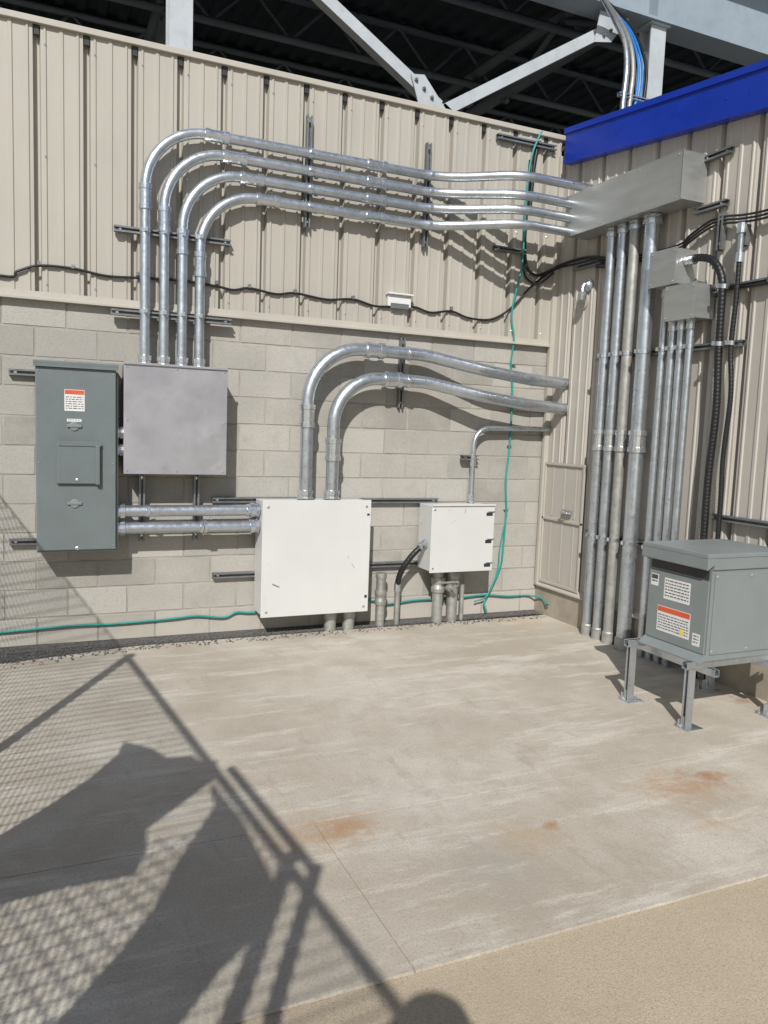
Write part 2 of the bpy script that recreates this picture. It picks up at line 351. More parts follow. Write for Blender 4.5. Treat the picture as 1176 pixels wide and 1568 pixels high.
# ------------------------------------------------------------------ upper conduits
vx=[.70,.828,.953,1.075]; hz=[3.60,3.475,3.35,3.22]; tz=[3.60,3.455,3.345,3.235]; rc=.0355; yc=5.757
R0=.40
for i in range(4):
    mb=MB(); x=vx[i]; tail_y=5.385
    pts=[(x,yc,1.99),(x,yc,hz[i]),(2.97-.02*i,yc,hz[i]),(3.48,tail_y,tz[i]+.005),((3.947 if i else 4.14),tail_y,tz[i])]
    mb.tube(fillet(pts,[R0+.02*(3-i)*.3,.7,.5],18),rc,GALV,20)
    mb.connector((x,yc,1.985),(0,0,1),rc)
    zc=hz[i]-R0-.06
    mb.coupling((x,yc,zc-.02-.01*i),(0,0,1),rc,.17)
    mb.coupling((x+R0+.08,yc,hz[i]),(1,0,0),rc,.17)
    mb.coupling((2.40,yc,hz[i]),(1,0,0),rc,.16)
    for z in (2.35,2.895): mb.strap((x,yc,z),(0,0,1),(0,-1,0),rc)
    for xx in (1.87,2.86): mb.strap((xx,yc,hz[i]),(1,0,0),(0,-1,0),rc)
    mb.finish('steel_conduit')
def mkstruts(name,items):
    for p0,p1,n in items:
        mb=MB(); strut(mb,p0,p1,n)
        d=(Vector(p1)-Vector(p0)).normalized(); L=(Vector(p1)-Vector(p0)).length
        n=Vector(n)
        for t in (.04,L-.04): mb.lathe(Vector(p0)+d*t+n*.004,n,[(0,.012),(.012,.012),(.012,.007),(.03,.007)],GALVB,6)
        mb.finish(name)
B=(0,-1,0); Rn=(-1,0,0)
yb=YM-.001
mkstruts('strut_channel',[((.50,yb-.02,2.895),(1.30,yb-.02,2.895),B),((1.87,yb-.02,3.08),(1.87,yb-.02,3.88),B),((2.86,yb-.02,3.06),(2.86,yb-.02,3.86),B),
 ((3.49,yb-.009,4.03),(4.07,yb-.009,4.03),B),((3.51,yb-.009,3.14),(3.82,yb-.009,3.14),B),
 ((.48,YB-.05,2.335),(1.31,YB-.05,2.335),B),((-.16,YB-.003,1.89),(.30,YB-.003,1.89),B),((-.17,YB-.003,.745),(.30,YB-.003,.745),B),
 ((2.715,YB-.003,1.78),(2.715,YB-.003,2.34),B),((1.21,YB-.003,.455),(1.9,YB-.003,.455),B),((1.2,YB-.003,1.03),(1.9,YB-.003,1.03),B),
 ((2.2,YB-.003,1.02),(3.1,YB-.003,1.02),B),((2.2,YB-.003,.49),(3.1,YB-.003,.49),B),
 ((.69,YB-.04,.74),(.69,YB-.04,1.235),B),((1.075,YB-.04,.74),(1.075,YB-.04,1.235),B),((3.29,YB-.04,1.39),(3.45,YB-.04,1.39),B)])
rl=.049
mb=MB(); mb.tube(fillet([(1.885,5.715,1.05),(1.885,5.715,2.21),(2.85,5.715,2.205),(3.35,5.61,2.11),(3.8,5.6,2.06),(4.18,5.63,2.05)],[.43,.6,.8,.6],18),rl,GALV,22)
mb.connector((1.885,5.715,1.05),(0,0,1),rl); mb.coupling((1.885,5.715,1.68),(0,0,1),rl,.17); mb.coupling((2.42,5.715,2.208),(1,0,0),rl,.15); mb.strap((2.715,5.715,2.205),(1,0,0),B,rl); mb.finish('large_steel_conduit')
mb=MB(); mb.tube(fillet([(2.10,5.715,1.05),(2.10,5.715,1.995),(2.87,5.715,1.99),(3.35,5.61,1.90),(3.8,5.6,1.85),(4.18,5.62,1.835)],[.40,.6,.8,.6],18),rl,GALV,22)
mb.connector((2.10,5.715,1.05),(0,0,1),rl); mb.coupling((2.10,5.715,1.43),(0,0,1),rl,.17); mb.coupling((2.58,5.715,1.993),(1,0,0),rl,.15); mb.strap((2.715,5.715,1.99),(1,0,0),B,rl); mb.finish('large_steel_conduit')
mb=MB(); mb.tube(fillet([(3.39,5.78,1.0),(3.39,5.78,1.64),(4.18,5.80,1.655)],.15,12),.021,GALV,14); mb.connector((3.39,5.78,1.01),(0,0,1),.021)
mb.coupling((3.39,5.78,1.37),(0,0,1),.021,.10); mb.finish('small_steel_conduit')
for z in (.965,.845):
    mb=MB(); mb.tube([(.49,5.715,z),(1.525,5.715,z)],.041,GALV,20); mb.connector((.50,5.715,z),(1,0,0),.041); mb.connector((1.52,5.715,z),(-1,0,0),.041)
    for xx in (.72 if z>.9 else 1.10,1.44 if z>.9 else 1.12): mb.strap((xx,5.715,z),(1,0,0),B,.041)
    mb.finish('horizontal_steel_conduit')
mb=MB()
for z in (1.51,1.39):
    mb.tube([(.49,5.735,z),(.56,5.735,z)],.034,GALV,16); mb.connector((.50,5.735,z),(1,0,0),.034)
mb.finish('conduit_nipples')
# ------------------------------------------------------------------ grey disconnect
mb=MB(); F=5.617
mb.box(0,.50,F+.012,5.826,.70,1.945,GREY,.004)
mb.box(.004,.496,F-.003,F+.012,.715,1.925,GREY,.004)
mb.box(-.012,.512,F-.022,5.83,1.945,1.965,GREY,.003)
mb.box(-.012,.512,F-.022,F-.016,1.925,1.945,GREY,.001)
mb.box(.50,.515,F+.03,5.80,.72,1.90,GREY,.002)
mb.box(.125,.375,F-.028,F-.003,1.165,1.435,GREY,.004)
mb.box(.135,.40,F-.034,F-.028,1.415,1.445,GREY,.002)
mb.box(.365,.392,F-.045,F-.003,1.16,1.42,GREY,.004)
for z in (1.545,1.03):
    mb.lathe((.235,F-.003,z),(0,-1,0),[(0,.03),(.006,.03),(.008,.022)],GREY2,16)
    mb.box(.19,.28,F-.016,F-.004,z-.008,z+.012,GREY2,.004)
label(mb,(.175,F-.003,1.645),(1,0,0),(0,0,1),B,.125,.14,RED,6)
label(mb,(.19,F-.003,1.575),(1,0,0),(0,0,1),B,.09,.018,None,1)
screw(mb,(.25,F-.028,1.19),B,.01); screw(mb,(.25,F-.0,.725),B,.012)
for x in (.02,.48):
    for z in (.74,1.3,1.9): screw(mb,(x,F-.003,z),B,.006)
mb.finish('electrical_disconnect_panel')
mb=MB()
mb.box(.555,1.245,F+.006,5.826,1.24,1.98,GALVD,.003)
mb.box(.548,1.252,F,F+.006,1.232,1.988,ALU,.002)
mb.box(.548,1.252,F-.012,F,1.975,1.990,ALU,.001)
for x in (.57,.9,1.23):
    for z in (1.255,1.96): screw(mb,(x,F,z),B,.007)
for x in (.57,1.23): screw(mb,(x,F,1.6),B,.007)
mb.finish('aluminium_pull_box')
mb=MB(); F=5.587
mb.box(1.53,2.375,F+.014,5.826,.18,1.04,WHITE,.004)
mb.box(1.52,2.385,F,F+.014,.168,1.05,WHITE,.004)
for x in (1.56,2.345):
    for z in (.21,1.0): screw(mb,(x,F,z),B,.011)
mb.box(2.352,2.372,F-.004,F,.28,.30,DARKM); mb.box(2.352,2.372,F-.004,F,.93,.945,DARKM)
mb.finish('white_junction_cabinet')
mb=MB()
for x in (2.12,2.275):
    mb.tube([(x,5.72,-.01),(x,5.72,.17)],.048,GALVD,18); mb.lathe((x,5.72,.10),(0,0,1),[(0,.05),(0,.056),(.05,.056),(.05,.05)],GALVD)
mb.finish('stub_pipes')
mb=MB(); F=5.577
mb.box(2.925,3.495,F+.012,5.826,.462,1.00,WHITE,.004)
mb.box(2.915,3.505,F,F+.012,.452,1.012,WHITE,.004)
mb.box(2.915,3.505,F-.012,F,1.0,1.014,WHITE,.002)
for z in (.50,.70,.93):
    mb.box(3.425,3.485,F-.002,F,z-.014,z+.014,DARKM); mb.box(3.44,3.508,F-.008,F-.002,z+.016,z+.024,GALV)
for z in (.49,.97): screw(mb,(2.94,F,z),B,.01)
mb.finish('small_white_enclosure')
def pipe(x,r,z1,name,coup=None,y=5.74,cap=None,m=GALVD):
    mb=MB(); mb.tube([(x,y,-.01),(x,y,z1)],r,m,18)
    if coup: mb.lathe((x,y,coup),(0,0,1),[(0,r*1.0),(0,r*1.25),(.03,r*1.3),(.06,r*1.12),(.09,r*1.3),(.12,r*1.25),(.12,r)],GALVD)
    if cap: mb.lathe((x,y,z1-.03),(0,0,1),[(0,r),(0,r*1.2),(.04,r*1.2),(.04,r)],GALVD)
    mb.finish(name)
pipe(2.56,.038,.43,'stub_pipe',.18,cap=1); pipe(2.71,.024,.31,'stub_pipe',cap=1)
pipe(3.085,.046,.46,'riser_pipe',.26); pipe(3.225,.046,.46,'riser_pipe',.30); pipe(3.32,.02,.31,'stub_pipe')
mb=MB(); mb.lathe((3.155,5.70,.30),(.2,-1,0),[(0,.03),(.02,.035),(.05,.035),(.05,.02),(.09,.02)],GALVD,12); mb.box(3.08,3.24,5.66,5.68,.34,.356,GALVD,.003); mb.finish('pipe_valve')
def corrug(mb,path,r,m=BLACK):
    P=[Vector(p) for p in path]; Q=[P[0]]
    for a,b in zip(P,P[1:]):
        n=max(1,int((b-a).length/.006))
        for k in range(1,n+1): Q.append(a.lerp(b,k/n))
    mb.tube(Q,r,m,12,True,lambda i:r*(1+.04*math.sin(i*1.57)))
mb=MB(); corrug(mb,smooth_path([(2.71,5.74,.31),(2.71,5.72,.40),(2.74,5.69,.50),(2.80,5.67,.59),(2.86,5.66,.65),(2.90,5.66,.685)]),.024)
mb.lathe((2.915,5.66,.69),(-.9,0,-.45),[(0,.034),(.02,.034),(.02,.026),(.05,.026),(.05,.032),(.075,.032)],GALVB,12); mb.lathe((2.71,5.74,.29),(0,0,1),[(0,.03),(.06,.03),(.06,.025)],GALVB,10)
mb.finish('black_flexible_conduit')
ys=YM-.02
mb=MB()
pts=[(-3,ys,2.6),(-1.8,ys,2.57),(-.9,ys,2.6),(-.2,ys,2.505),(-.1,ys,2.545),(.03,ys,2.595),(.24,ys,2.60),(.45,ys,2.575),(.66,ys,2.585),(.95,ys,2.60),(1.21,ys,2.585),(1.33,ys,2.572),(1.45,ys,2.597),(1.65,ys,2.575),(1.8,ys,2.597),(2.05,ys,2.575),(2.27,ys,2.598),(2.45,ys,2.565),(2.61,ys,2.575),(2.8,ys,2.59),(2.95,ys,2.56),(3.14,ys,2.588),(3.3,ys,2.55),(3.49,ys,2.55),(3.62,ys,2.60),(3.75,ys,2.70),(3.9,ys,2.86),(4.05,ys,2.98),(4.14,5.78,3.04),(4.13,5.5,3.03),(4.13,5.2,3.02)]
mb.tube(smooth_path(pts,6),.009,BLACK,8)
mb.tube(smooth_path([(3.83,ys,3.9),(3.82,ys,3.5),(3.82,ys,3.2),(3.84,ys-.02,3.02),(3.92,ys-.03,2.96),(4.03,ys-.02,2.99),(4.12,5.74,3.05),(4.13,5.4,3.06),(4.12,5.1,3.0)],6),.014,BLACK,8)
mb.tube(smooth_path([(3.80,ys,3.15),(3.84,ys,2.95),(3.98,ys,2.9),(4.1,5.78,3.0)],6),.009,BLACK,8)
mb.tube(smooth_path([(3.90,ys,4.06),(3.87,ys,3.85),(3.85,ys,3.5)],6),.017,BLACK,8)
for x in (.03,.24,.66,1.21,1.45,1.8,2.27,2.61,3.14): mb.box(x-.01,x+.01,ys-.013,YM-.001,2.598,2.625,STRUT,.002)
mb.finish('black_cable')
mb=MB(); mb.box(2.56,2.76,5.80,5.834,2.575,2.665,PAPER,.006); mb.box(2.55,2.77,5.775,5.834,2.665,2.678,PAPER,.003); mb.box(2.58,2.74,5.796,5.80,2.56,2.60,STRUT,.002); mb.finish('outlet_cover')
mb=MB(); yt=YB-.02
mb.tube(smooth_path([(-3,yt,.10),(-1,yt,.11),(-.23,yt,.12),(.2,yt,.135),(.53,yt,.13),(.9,yt,.14),(1.1,yt,.15),(1.3,yt,.125),(1.4,yt,.16),(1.54,yt,.15),(2,yt,.17),(2.5,yt,.19),(2.65,yt,.15),(2.95,yt,.17),(3.3,yt,.165),(3.6,yt,.18),(3.85,yt,.155),(4.08,yt,.15),(4.15,5.75,.14),(4.14,5.66,.10),(4.12,5.6,.13)],6),.008,TEAL,8)
mb.finish('green_ground_wire')
mb=MB(); ya=YM-.065
mb.tube(smooth_path([(3.90,ya,4.13),(3.86,ya,4.05),(3.81,ya,3.9),(3.78,ya,3.6),(3.78,ya,3.2),(3.77,ya,3.0),(3.72,YM-.03,2.63),(3.76,YM-.02,2.42),(3.76,yt,2.2),(3.79,yt,1.96),(3.79,yt,1.5),(3.77,yt,1.2),(3.79,yt,.94),(3.78,yt,.60),(3.76,yt,.42),(3.66,yt,.20),(3.60,yt-.02,.12),(3.62,yt-.04,.03)],6),.0085,TEAL,8)
mb.tube(smooth_path([(3.80,yt,.9),(3.74,yt-.01,.6),(3.72,yt-.02,.4),(3.63,yt-.02,.18),(3.5,yt-.02,.13)],6),.006,TEAL,8)
for z in (1.5,2.2,.94): mb.box(3.77,3.81,yt-.004,YB,z-.006,z+.006,GALVB)
mb.finish('green_ground_wire')
# ------------------------------------------------------------------ wireway + right risers
mb=MB()
mb.box(3.955,4.165,4.19,5.44,3.21,3.515,STAIN,.003)
mb.box(3.947,3.955,4.185,5.445,3.2,3.525,STAIN,.001)
mb.box(3.947,4.165,4.180,4.19,3.205,3.52,STAIN,.001)
for y in (4.22,4.6,5.0,5.4):
    for z in (3.225,3.5): screw(mb,(3.947,y,z),Rn,.006)
mb.finish('steel_wireway_box')
xc=4.085
for y,r in ((5.02,.038),(4.89,.038),(4.76,.040),(4.585,.054)):
    mb=MB(); mb.tube([(xc,y,-.01),(xc,y,3.215)],r,GALV if r!=.04 else GALVD,20)
    mb.connector((xc,y,3.205),(0,0,-1),r)
    mb.coupling((xc,y,1.58),(0,0,1),r,.16)
    mb.lathe((xc,y,-.005),(0,0,1),[(0,r*1.02),(0,r*1.2),(.09,r*1.2),(.1,r*1.02)],GALVD)
    for z in (2.235,.82): mb.strap((xc,y,z),(0,0,1),Rn,r)
    mb.finish('vertical_steel_conduit')
for y,zz in ((4.385,2.66),(4.295,2.42),(4.215,2.42),(4.13,2.42)):
    mb=MB(); X=4.075; mb.tube([(X,y,-.01),(X,y,zz)],.0255,GALV,16); mb.connector((X,y,zz),(0,0,-1),.0255)
    for z in (2.235,.82): mb.strap((X,y,z),(0,0,1),Rn,.0255)
    mb.finish('small_vertical_conduit')
mkstruts('strut_channel',[((XR-.009,5.18,2.235),(XR-.009,3.74,2.235),Rn),((XR-.009,5.18,.82),(XR-.009,4.0,.82),Rn),((XR-.009,4.20,3.49),(XR-.009,3.96,3.49),Rn),((XR-.009,4.25,3.16),(XR-.009,3.97,3.16),Rn),
 ((XR-.009,4.0,2.86),(XR-.009,4.0,3.1),Rn),((XR-.009,3.8,2.85),(XR-.009,3.8,2.98),Rn),((XR-.009,5.55,3.0),(XR-.009,5.2,3.0),Rn),((XR-.009,3.9,1.10),(XR-.009,3.2,1.10),Rn),((XR-.009,4.02,2.60),(XR-.009,3.55,2.60),Rn)])
def jbox(y0,y1,z0,z1):
    mb=MB(); mb.box(3.985,4.165,y0,y1,z0,z1,STAIN,.003); mb.box(3.978,3.985,y0-.006,y1+.006,z0-.006,z1+.006,STAIN,.001)
    for y in (y0+.015,y1-.015):
        for z in (z0+.015,z1-.015): screw(mb,(3.978,y,z),Rn,.006)
    mb.finish('steel_junction_box')
jbox(4.22,4.46,2.665,2.90); jbox(4.025,4.29,2.415,2.64)
mb=MB(); corrug(mb,smooth_path([(4.08,4.20,2.82),(4.08,4.12,2.825),(4.08,4.0,2.79),(4.08,3.92,2.70),(4.08,3.89,2.58),(4.085,3.885,2.2),(4.09,3.87,1.8),(4.085,3.885,1.4),(4.08,3.88,1.0),(4.08,3.87,.5),(4.08,3.87,0)]),.025)
mb.lathe((4.08,4.215,2.82),(0,-1,0),[(0,.036),(.02,.036),(.02,.028),(.04,.028),(.04,.035),(.07,.035)],GALVB,12)
for z in (2.235,2.6): mb.strap((4.085,3.886,z),(0,0,1),Rn,.028)
mb.finish('black_flexible_conduit')
mb=MB(); corrug(mb,smooth_path([(4.10,3.79,2.78),(4.10,3.79,2.5),(4.1,3.80,2.2),(4.1,3.77,1.9),(4.1,3.79,1.5),(4.1,3.78,1.1),(4.1,3.78,0)]),.016)
mb.tube([(4.10,3.79,2.78),(4.10,3.79,2.93)],.018,GALV,12); mb.lathe((4.10,3.79,2.92),(0,0,1),[(0,.022),(0,.03),(.06,.03),(.06,.02)],GALVB,10); mb.lathe((4.10,3.79,2.74),(0,0,1),[(0,.024),(.06,.024)],GALVB,10)
mb.strap((4.1,3.80,2.235),(0,0,1),Rn,.019)
mb.finish('black_flexible_conduit')
mb=MB()
for k in range(3):
    o=k*.022
    mb.tube(smooth_path([(4.13,5.25,3.0-o),(4.14,5.05,2.98-o),(4.15,4.6,2.96-o),(4.15,4.36,2.97-o),(4.12,4.25,3.0-o),(4.13,4.1,3.06-o),(4.14,3.98,3.07-o),(4.13,3.8,3.04-o),(4.13,3.6,3.03-o),(4.14,3.3,3.06-o),(4.13,2.6,3.05-o)],6),.008,BLACK,8)
mb.tube(smooth_path([(4.14,4.0,2.56),(4.13,3.9,2.59),(4.13,3.6,2.585),(4.13,3.2,2.59),(4.13,2.5,2.6)],6),.010,BLACK,8)
mb.finish('black_cable_bundle')
mb=MB(); mb.lathe((XR,5.37,2.84),Rn,[(0,.05),(.02,.05),(.03,.035),(.05,.02)],GALV,14); mb.tube(smooth_path([(4.12,5.37,2.84),(4.10,5.37,2.80),(4.10,5.36,2.76)],4),.02,GALV,10); mb.lathe((4.10,5.36,2.71),(0,0,1),[(0,.03),(.05,.035),(.07,.02)],GALV,12); mb.finish('wall_camera')
mb=MB(); mb.lathe((XR-.001,5.45,2.72),Rn,[(0,.075),(.012,.075),(.018,.05)],TRIM,24); mb.finish('round_wall_plate')
# ------------------------------------------------------------------ transformer
tr=empty('dry_type_transformer')
mb=MB()
x0,x1,y0,y1=3.385,3.97,3.135,3.615
mb.box(x0,x1,y0,y1,.385,.935,GREY2,.003)
mb.box(x0-.055,x1+.01,y0-.012,y1+.012,.965,.990,GREY2,.004)
mb.prism([(x0-.055,y0-.012,.965),(x0-.055,y0-.012,.905),(x0-.050,y0-.012,.900),(x0-.002,y0-.012,.930),(x0-.002,y0-.012,.965)],(0,y1-y0+.024,0),GREY2)
mb.box(x0+.001,x1-.001,y0+.001,y1-.001,.935,.965,DARKM)
mb.box(x0+.0,x1+.01,y0-.010,y0-.001,.90,.964,GREY2,.002)
mb.box(x0-.004,x0,y0+.02,y1-.02,.84,.888,DARKM)
mb.box(x0-.008,x0,y0+.012,y1-.012,.42,.83,GREY2,.003)
mb.box(x0+.02,x1-.02,y0-.006,y0,.42,.88,GREY2,.003)
mb.prism([(x0,y0+.003,.386),(x0-.05,y0+.003,.372),(x0-.05,y0+.003,.38),(x0,y0+.003,.42)],(0,y1-y0-.006,0),GREY2)
for z in (.44,.86):
    for x in (3.42,3.68,3.94): screw(mb,(x,y0-.006,z),B,.009)
mb.finish('enclosure',tr)
mb=MB(); X=x0-.008; U=(0,-1,0);V=(0,0,1)
label(mb,(X,3.475,.672),U,V,Rn,.20,.125,None,6); label(mb,(X,3.515,.475),U,V,Rn,.255,.15,RED,6)
label(mb,(X,3.585,.735),U,V,Rn,.06,.07,None,2); label(mb,(X,3.235,.455),U,V,Rn,.055,.07,None,3)
mb.box(X-.002,X-.001,3.53,3.58,.775,.80,INK); mb.box(X-.0025,X-.0013,3.30,3.33,.49,.52,YEL)
mb.finish('labels',tr)
mb=MB()
for x in (3.335,3.965):
    for y in (3.17,3.64):
        strut(mb,(x,y,.006),(x,y,.345),(-1,0,0) if x<3.5 else (1,0,0),.041,GALV)
        mb.box(x-.06,x+.06,y-.05,y+.05,0,.006,GALV,.001); mb.box(x-.045,x-.005,y-.004,y+.004,.006,.07,GALV,.001)
        mb.lathe((x-.045,y+.03,.006),(0,0,1),[(0,.012),(.01,.012),(.01,.006),(.04,.006)],GALVB,6)
for y in (3.17,3.64): strut(mb,(3.27,y,.343),(4.03,y,.343),(0,0,1),.041,GALV)
for x in (3.44,3.9): strut(mb,(x,3.10,.301),(x,3.72,.301),(0,0,1),.039,GALV)
mb.finish('support_stand',tr)
# ------------------------------------------------------------------ steel canopy behind wall
cs=empty('steel_roof_structure')
YS=6.667
mb=MB()
def ibeamV(x0,x1,z0,z1,m=WSTEEL,d=.18):
    mb.box(x0,x1,YS-d/2,YS-d/2+.014,z0,z1,m); mb.box(x0,x1,YS+d/2-.014,YS+d/2,z0,z1,m); mb.box((x0+x1)/2-.006,(x0+x1)/2+.006,YS-d/2+.014,YS+d/2-.014,z0,z1,m)
ibeamV(.97,1.15,0,5.73); ibeamV(5.67,5.86,0,5.73)
mb.box(5.64,5.89,YS-.12,YS+.12,5.731,5.748,WSTEEL)
mb.finish('columns',cs)
mb=MB()
def diag(a,b,w=.10,m=WSTEEL,y=YS):
    a=Vector((a[0],y,a[1]));b=Vector((b[0],y,b[1]));d=(b-a).normalized();L=(b-a).length;n=Vector((0,-1,0));q=d.cross(n)
    M=Matrix.Translation(a)@Matrix((d,q,n)).transposed().to_4x4()
    mb.box(0,L,-w/2,w/2,-.05,-.042,m,.0,M); mb.box(0,L,-w/2,w/2,.042,.05,m,.0,M); mb.box(0,L,w/2-.008,w/2,-.041,.041,m,0,M); mb.box(0,L,-w/2,-w/2+.008,-.041,.041,m,0,M)
diag((1.35,5.70),(3.36,4.52)); diag((3.38,4.51),(3.9,4.2)); diag((3.1,4.30),(5.35,5.70))
mb.prism([(3.05,YS-.06,4.72),(3.18,YS-.06,4.74),(3.42,YS-.06,4.48),(3.42,YS-.06,4.3),(3.2,YS-.06,4.3)],(0,-.012,0),WSTEEL)
mb.prism([(5.0,YS-.06,5.42),(5.2,YS-.06,5.46),(5.4,YS-.06,5.72),(5.05,YS-.06,5.72)],(0,-.012,0),WSTEEL)
for (x,z) in ((3.1,4.68),(3.18,4.62),(3.26,4.56),(3.2,4.45),(5.1,5.5),(5.18,5.56),(5.26,5.61)): mb.lathe((x,YS-.072,z),B,[(0,.018),(.014,.018),(.014,.01),(.025,.01)],STRUT,6)
mb.finish('braces',cs)
mb=MB()
mb.box(-22,26,YS-.15,YS+.15,5.75,5.775,BEAM); mb.box(-22,26,YS-.15,YS+.15,6.62,6.645,BEAM); mb.box(-22,26,YS-.008,YS+.008,5.775,6.62,BEAM)
for k in range(-5,14): mb.box(k*1.9-.006,k*1.9+.006,YS-.14,YS-.009,5.775,6.62,BEAM)
mb.finish('edge_beam',cs)
mb=MB()
vs=[];fs=[];x=-22
while x<26:
    for dx,dz in ((0,0),(.1,0),(.13,-.05),(.23,-.05),(.26,0)):
        vs+= [(x+dx,YS-.4,7.35+dz),(x+dx,34,8.9+dz)]
    x+=.3
for i in range(len(vs)//2-1): fs.append([2*i,2*i+1,2*i+3,2*i+2])
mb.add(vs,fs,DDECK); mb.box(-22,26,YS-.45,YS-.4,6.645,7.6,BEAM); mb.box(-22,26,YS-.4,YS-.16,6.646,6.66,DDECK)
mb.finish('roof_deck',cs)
mb=MB(); zz=lambda y:7.35+(y-YS+.4)*1.55/27.7
def bar(a,b,w=.05,m=DSTEEL): mb.tube([a,b],w,m,4,True)
y=9.
while y<33:
    z=zz(y)-.12; bar((-22,y,z),(26,y,z),.06); bar((-22,y,z-.55),(26,y,z-.55),.06)
    x=-22;s=0
    while x<26: bar((x,y,z if s else z-.55),(x+.55,y,z-.55 if s else z),.026); s=1-s; x+=.55
    y+=2.2
for x in (-14,-8,-2,1.6,6.3,10,16,22):
    bar((x,YS,6.4),(x,33,7.4),.11); bar((x,YS,6.9),(x,33,8.3),.09)
    y=YS;s=0
    while y<32: bar((x,y,(6.4 if s else 6.95)),(x,y+1.2,(6.95 if s else 6.4)+.04*(y-YS)*.8),.045); s=1-s;y+=1.2
for (x,y) in ((1.6,14),(6.3,14),(10,14),(1.1,22),(5.8,22),(10,22),(-4,14)):
    bar((x,y,0),(x,y,7.5),.13); bar((x,y,4.2),(x+2.4,y,7.2),.09); bar((x,y,4.2),(x-2.4,y,7.2),.09); bar((x,y,5),(x,y+4,7.4),.07)
mb.finish('roof_trusses',cs)
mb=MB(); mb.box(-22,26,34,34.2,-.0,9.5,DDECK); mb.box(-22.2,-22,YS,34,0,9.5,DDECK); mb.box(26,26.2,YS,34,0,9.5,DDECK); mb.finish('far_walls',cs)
mb=MB()
for dx,m,r in ((0,GALV,.03),(.08,GALVD,.026),(.15,BLUEC,.015),(.2,BLUEC,.012),(.25,BLACK,.016)):
    mb.tube(smooth_path([(5.30+dx,6.5,3.9),(5.31+dx,6.5,4.8),(5.33+dx,6.5,5.2),(5.28+dx*.8,6.5,5.45),(5.12+dx*.6,6.48,5.62),(4.9,6.4,5.72)],6),r,m,12)
strut(mb,(5.25,6.52,4.95),(5.65,6.52,4.95),B,.041,GALV)
mb.finish('overhead_cables',cs)
# ------------------------------------------------------------------ chain link fence (left, out of frame)
fe=empty('chain_link_fence')
p0=Vector((-1.16,5.84,0)); p1=Vector((-.50,-.95,0)); d=(p1-p0).normalized(); L=(p1-p0).length; FH=2.4
def fabric(mb,p0,d,L,r=.0027,sp=.072):
    k=-int(FH/sp)
    while k*sp<L:
        for sg in (1,-1):
            u0=k*sp; u1=u0+FH; z0_,z1_=(0.04,FH) if sg>0 else (FH,.04)
            ca,cb=max(0,u0),min(L,u1)
            if cb>ca:
                A=p0+d*ca;Bp=p0+d*cb; A.z=z0_+(z1_-z0_)*(ca-u0)/FH; Bp.z=z0_+(z1_-z0_)*(cb-u0)/FH; mb.tube([A,Bp],r,GALV,4,False)
        k+=1
mb=MB(); fabric(mb,p0,d,L,.0030,.078); mb.finish('mesh_fabric',fe)
q0=Vector((-.68,.30,0)); dd=Vector((-1,.06,0)).normalized()
mb=MB(); fabric(mb,q0,dd,3.2,.0046,.09); mb.finish('added_shadow_mesh',fe)  # unseen extra leg, added so diamond mesh shadows fall on the slab
mb=MB(); up=Vector((0,0,1))
mb.tube([p0+d*3.08+up*FH,p1+up*FH],.022,GALV,10); mb.tube([p0+up*.06,p1+up*.06],.01,GALV,8); mb.tube([p0+up*FH,p0+d*3.08+up*FH],.005,GALV,8)
for t in (.02,3.08,5.9,L-.02):
    q=p0+d*t; mb.tube([q,q+up*(FH+.02)],.032 if t>1 else .024,GALV,12); mb.lathe(q+up*(FH+.02),(0,0,1),[(0,.036),(.02,.034),(.05,.01)],GALV,12)
q=q0+dd*3.2; mb.tube([q,q+up*(FH+.02)],.032,GALV,12)  # end post of the added mesh leg
q=p0+d*5.0+Vector((.09,0,0)); q2=p0+d*5.95+Vector((.09,0,0))
mb.tube([q+up*FH*.99,q2+up*FH*.99],.022,GALV,10); mb.tube([q2,q2+up*FH],.026,GALV,10)
mb.finish('posts_and_rails',fe)
mb=MB()
def fx(y): return -.86-(y-2.8)*.097-.012
def shadow_sheet(poly): mb.prism([(fx(y),y,z) for y,z in poly],(-.008,0,0),SHADOW_SHEET)  # unseen made-up sheets, outlined to cast the dark mass on the ground
shadow_sheet([(1.99,1.03),(1.84,1.4),(1.75,1.67),(1.72,1.9),(1.77,1.98),(1.5,2.12),(1.3,2.18),(1.1,2.34),(.95,2.38),(.86,2.48),(.78,2.38),(.90,2.1),(1.02,1.84),(.92,1.78),(.88,1.68),(1.25,1.35),(1.56,1.04)])
shadow_sheet([(.80,2.34),(.64,2.27),(.66,1.9),(.63,1.7),(.67,1.5),(.76,1.20),(.45,1.28),(.30,1.5),(.19,1.6),(.10,1.85),(-.04,2.1),(.02,2.3),(.4,2.36)])
mb.finish('added_shadow_sheet')
# ------------------------------------------------------------------ photographer (behind the camera, shadow only)
ph=empty('photographer')
def skin(name,V,E,R,m,root=0):
    me=bpy.data.meshes.new(name); me.from_pydata(V,E,[]); o=bpy.data.objects.new(name,me); scene.collection.objects.link(o); o.parent=ph
    sk=o.modifiers.new('s','SKIN')
    for i,r in enumerate(R): me.skin_vertices[0].data[i].radius=(r if isinstance(r,tuple) else (r,r))
    me.skin_vertices[0].data[root].use_root=True
    ss=o.modifiers.new('ss','SUBSURF'); ss.levels=2; ss.render_levels=2; me.materials.append(m); return o
cx,cy=-.10,-.34
V=[(cx,cy,1.0),(cx,cy,1.2),(cx,cy,1.42),(cx,cy+.02,1.55),(cx+.19,cy,1.46),(cx+.27,cy+.05,1.2),(cx+.17,cy+.22,1.42),(cx-.19,cy,1.46),(cx-.27,cy+.05,1.2),(cx-.02,cy+.22,1.42)]
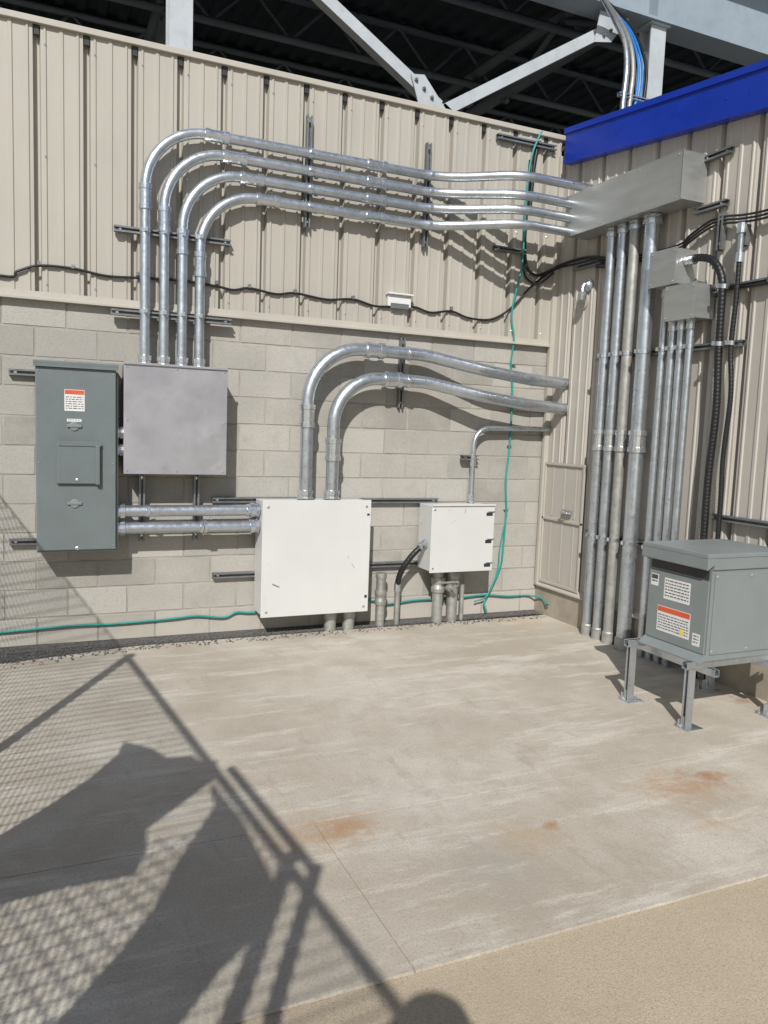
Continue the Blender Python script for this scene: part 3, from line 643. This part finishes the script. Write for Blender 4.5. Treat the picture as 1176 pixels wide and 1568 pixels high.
skin('torso_and_arms',V,[(0,1),(1,2),(2,3),(2,4),(4,5),(5,6),(2,7),(7,8),(8,9)],[(.17,.12),(.16,.11),(.17,.11),.055,.07,.05,.035,.07,.05,.035],CLOTH)
V=[(cx,cy,1.0),(cx+.1,cy,.92),(cx+.12,cy+.02,.5),(cx+.13,cy-.01,.09),(cx+.14,cy+.14,.04),(cx-.1,cy,.92),(cx-.12,cy+.02,.5),(cx-.13,cy-.01,.09),(cx-.14,cy+.14,.04)]
skin('legs',V,[(0,1),(1,2),(2,3),(3,4),(0,5),(5,6),(6,7),(7,8)],[(.16,.12),.10,.065,.05,.04,.10,.065,.05,.04],JEANS)
for sx,hx in ((1,cx+.17),(-1,cx-.02)):
    V=[(hx,-.12,1.42),(hx,-.10,1.49)];E=[(0,1)];R=[.03,.032]
    for k in range(4):
        b=len(V); o=(k-1.5)*.018
        V+=[(hx+o,-.095,1.53),(hx+o-sx*.012,-.08,1.56-.004*k),(hx+o-sx*.03,-.065,1.575-.004*k)]; E+=[(1,b),(b,b+1),(b+1,b+2)]; R+=[.010,.009,.008]
    b=len(V); V+=[(hx-sx*.035,-.10,1.50),(hx-sx*.05,-.085,1.53)]; E+=[(1,b),(b,b+1)]; R+=[.011,.009]
    skin('hand',V,E,R,SKIN)
mb=MB(); hc=Vector((cx+.01,cy+.07,1.69))
seg=20;vs=[];fs=[]
for i in range(13):
    a=math.pi*i/12
    for k in range(seg):
        t=2*math.pi*k/seg; w=.078*math.sin(a)*(1-.15*(math.cos(a)<-.3)); dp=.098*math.sin(a)
        bn=.02 if (i==7 and k==5) else 0
        vs.append(hc+Vector((w*math.cos(t),(dp+bn)*math.sin(t),.125*math.cos(a))))
for i in range(12):
    for k in range(seg): fs.append([i*seg+k,i*seg+(k+1)%seg,(i+1)*seg+(k+1)%seg,(i+1)*seg+k])
mb.add(vs,fs,SKIN,True)
for s_ in (-1,1): mb.lathe(hc+Vector((s_*.078,0,-.01)),(s_,0,0),[(0,.03),(.012,.028)],SKIN,10)
mb.finish('head',ph)
mb=MB(); mb.lathe(hc+Vector((0,.01,.03)),(0,0,1),[(0,.15),(.008,.15),(.012,.115),(.06,.112),(.11,.09),(.145,.05),(.155,.01)],PAPER,28); mb.finish('hard_hat',ph)
mb=MB(); mb.box(-.10,.055,-.045,-.036,1.54,1.62,DARKM,.003); mb.finish('phone',ph)
# ------------------------------------------------------------------ camera, light, world
R_=Vector((0.9139,-0.4035,0.0366)); U_=Vector((0.0091,0.1105,0.9939)); Bk=Vector((-0.4059,-0.9083,0.1047))
M=Matrix((R_,U_,Bk)).transposed().to_4x4(); M.translation=Vector((0,0,1.6))
cam=bpy.data.cameras.new('Camera'); cam.sensor_fit='HORIZONTAL'; cam.sensor_width=36; cam.lens=36*1200/1176; cam.clip_end=1500; cam.clip_start=.02
co=bpy.data.objects.new('Camera',cam); scene.collection.objects.link(co); co.matrix_world=M; scene.camera=co
Ld=Vector((.473,.881,-.80)).normalized()
sl=bpy.data.lights.new('Sun','SUN'); sl.energy=4.4; sl.angle=math.radians(.5); sl.color=(1,.97,.92)
so=bpy.data.objects.new('Sun',sl); scene.collection.objects.link(so); so.rotation_euler=Ld.to_track_quat('-Z','Y').to_euler()
w=bpy.data.worlds.new('World'); scene.world=w; w.use_nodes=True; nt=w.node_tree
sk=nt.nodes.new('ShaderNodeTexSky'); sk.sky_type='NISHITA'; sk.sun_disc=False; sk.sun_elevation=math.radians(38.7); sk.sun_rotation=math.atan2(-.473,-.881)
bg=nt.nodes['Background']; bg.inputs['Strength'].default_value=.08; nt.links.new(sk.outputs[0],bg.inputs['Color'])
scene.view_settings.view_transform='Standard'; scene.view_settings.look='None'; scene.view_settings.exposure=0
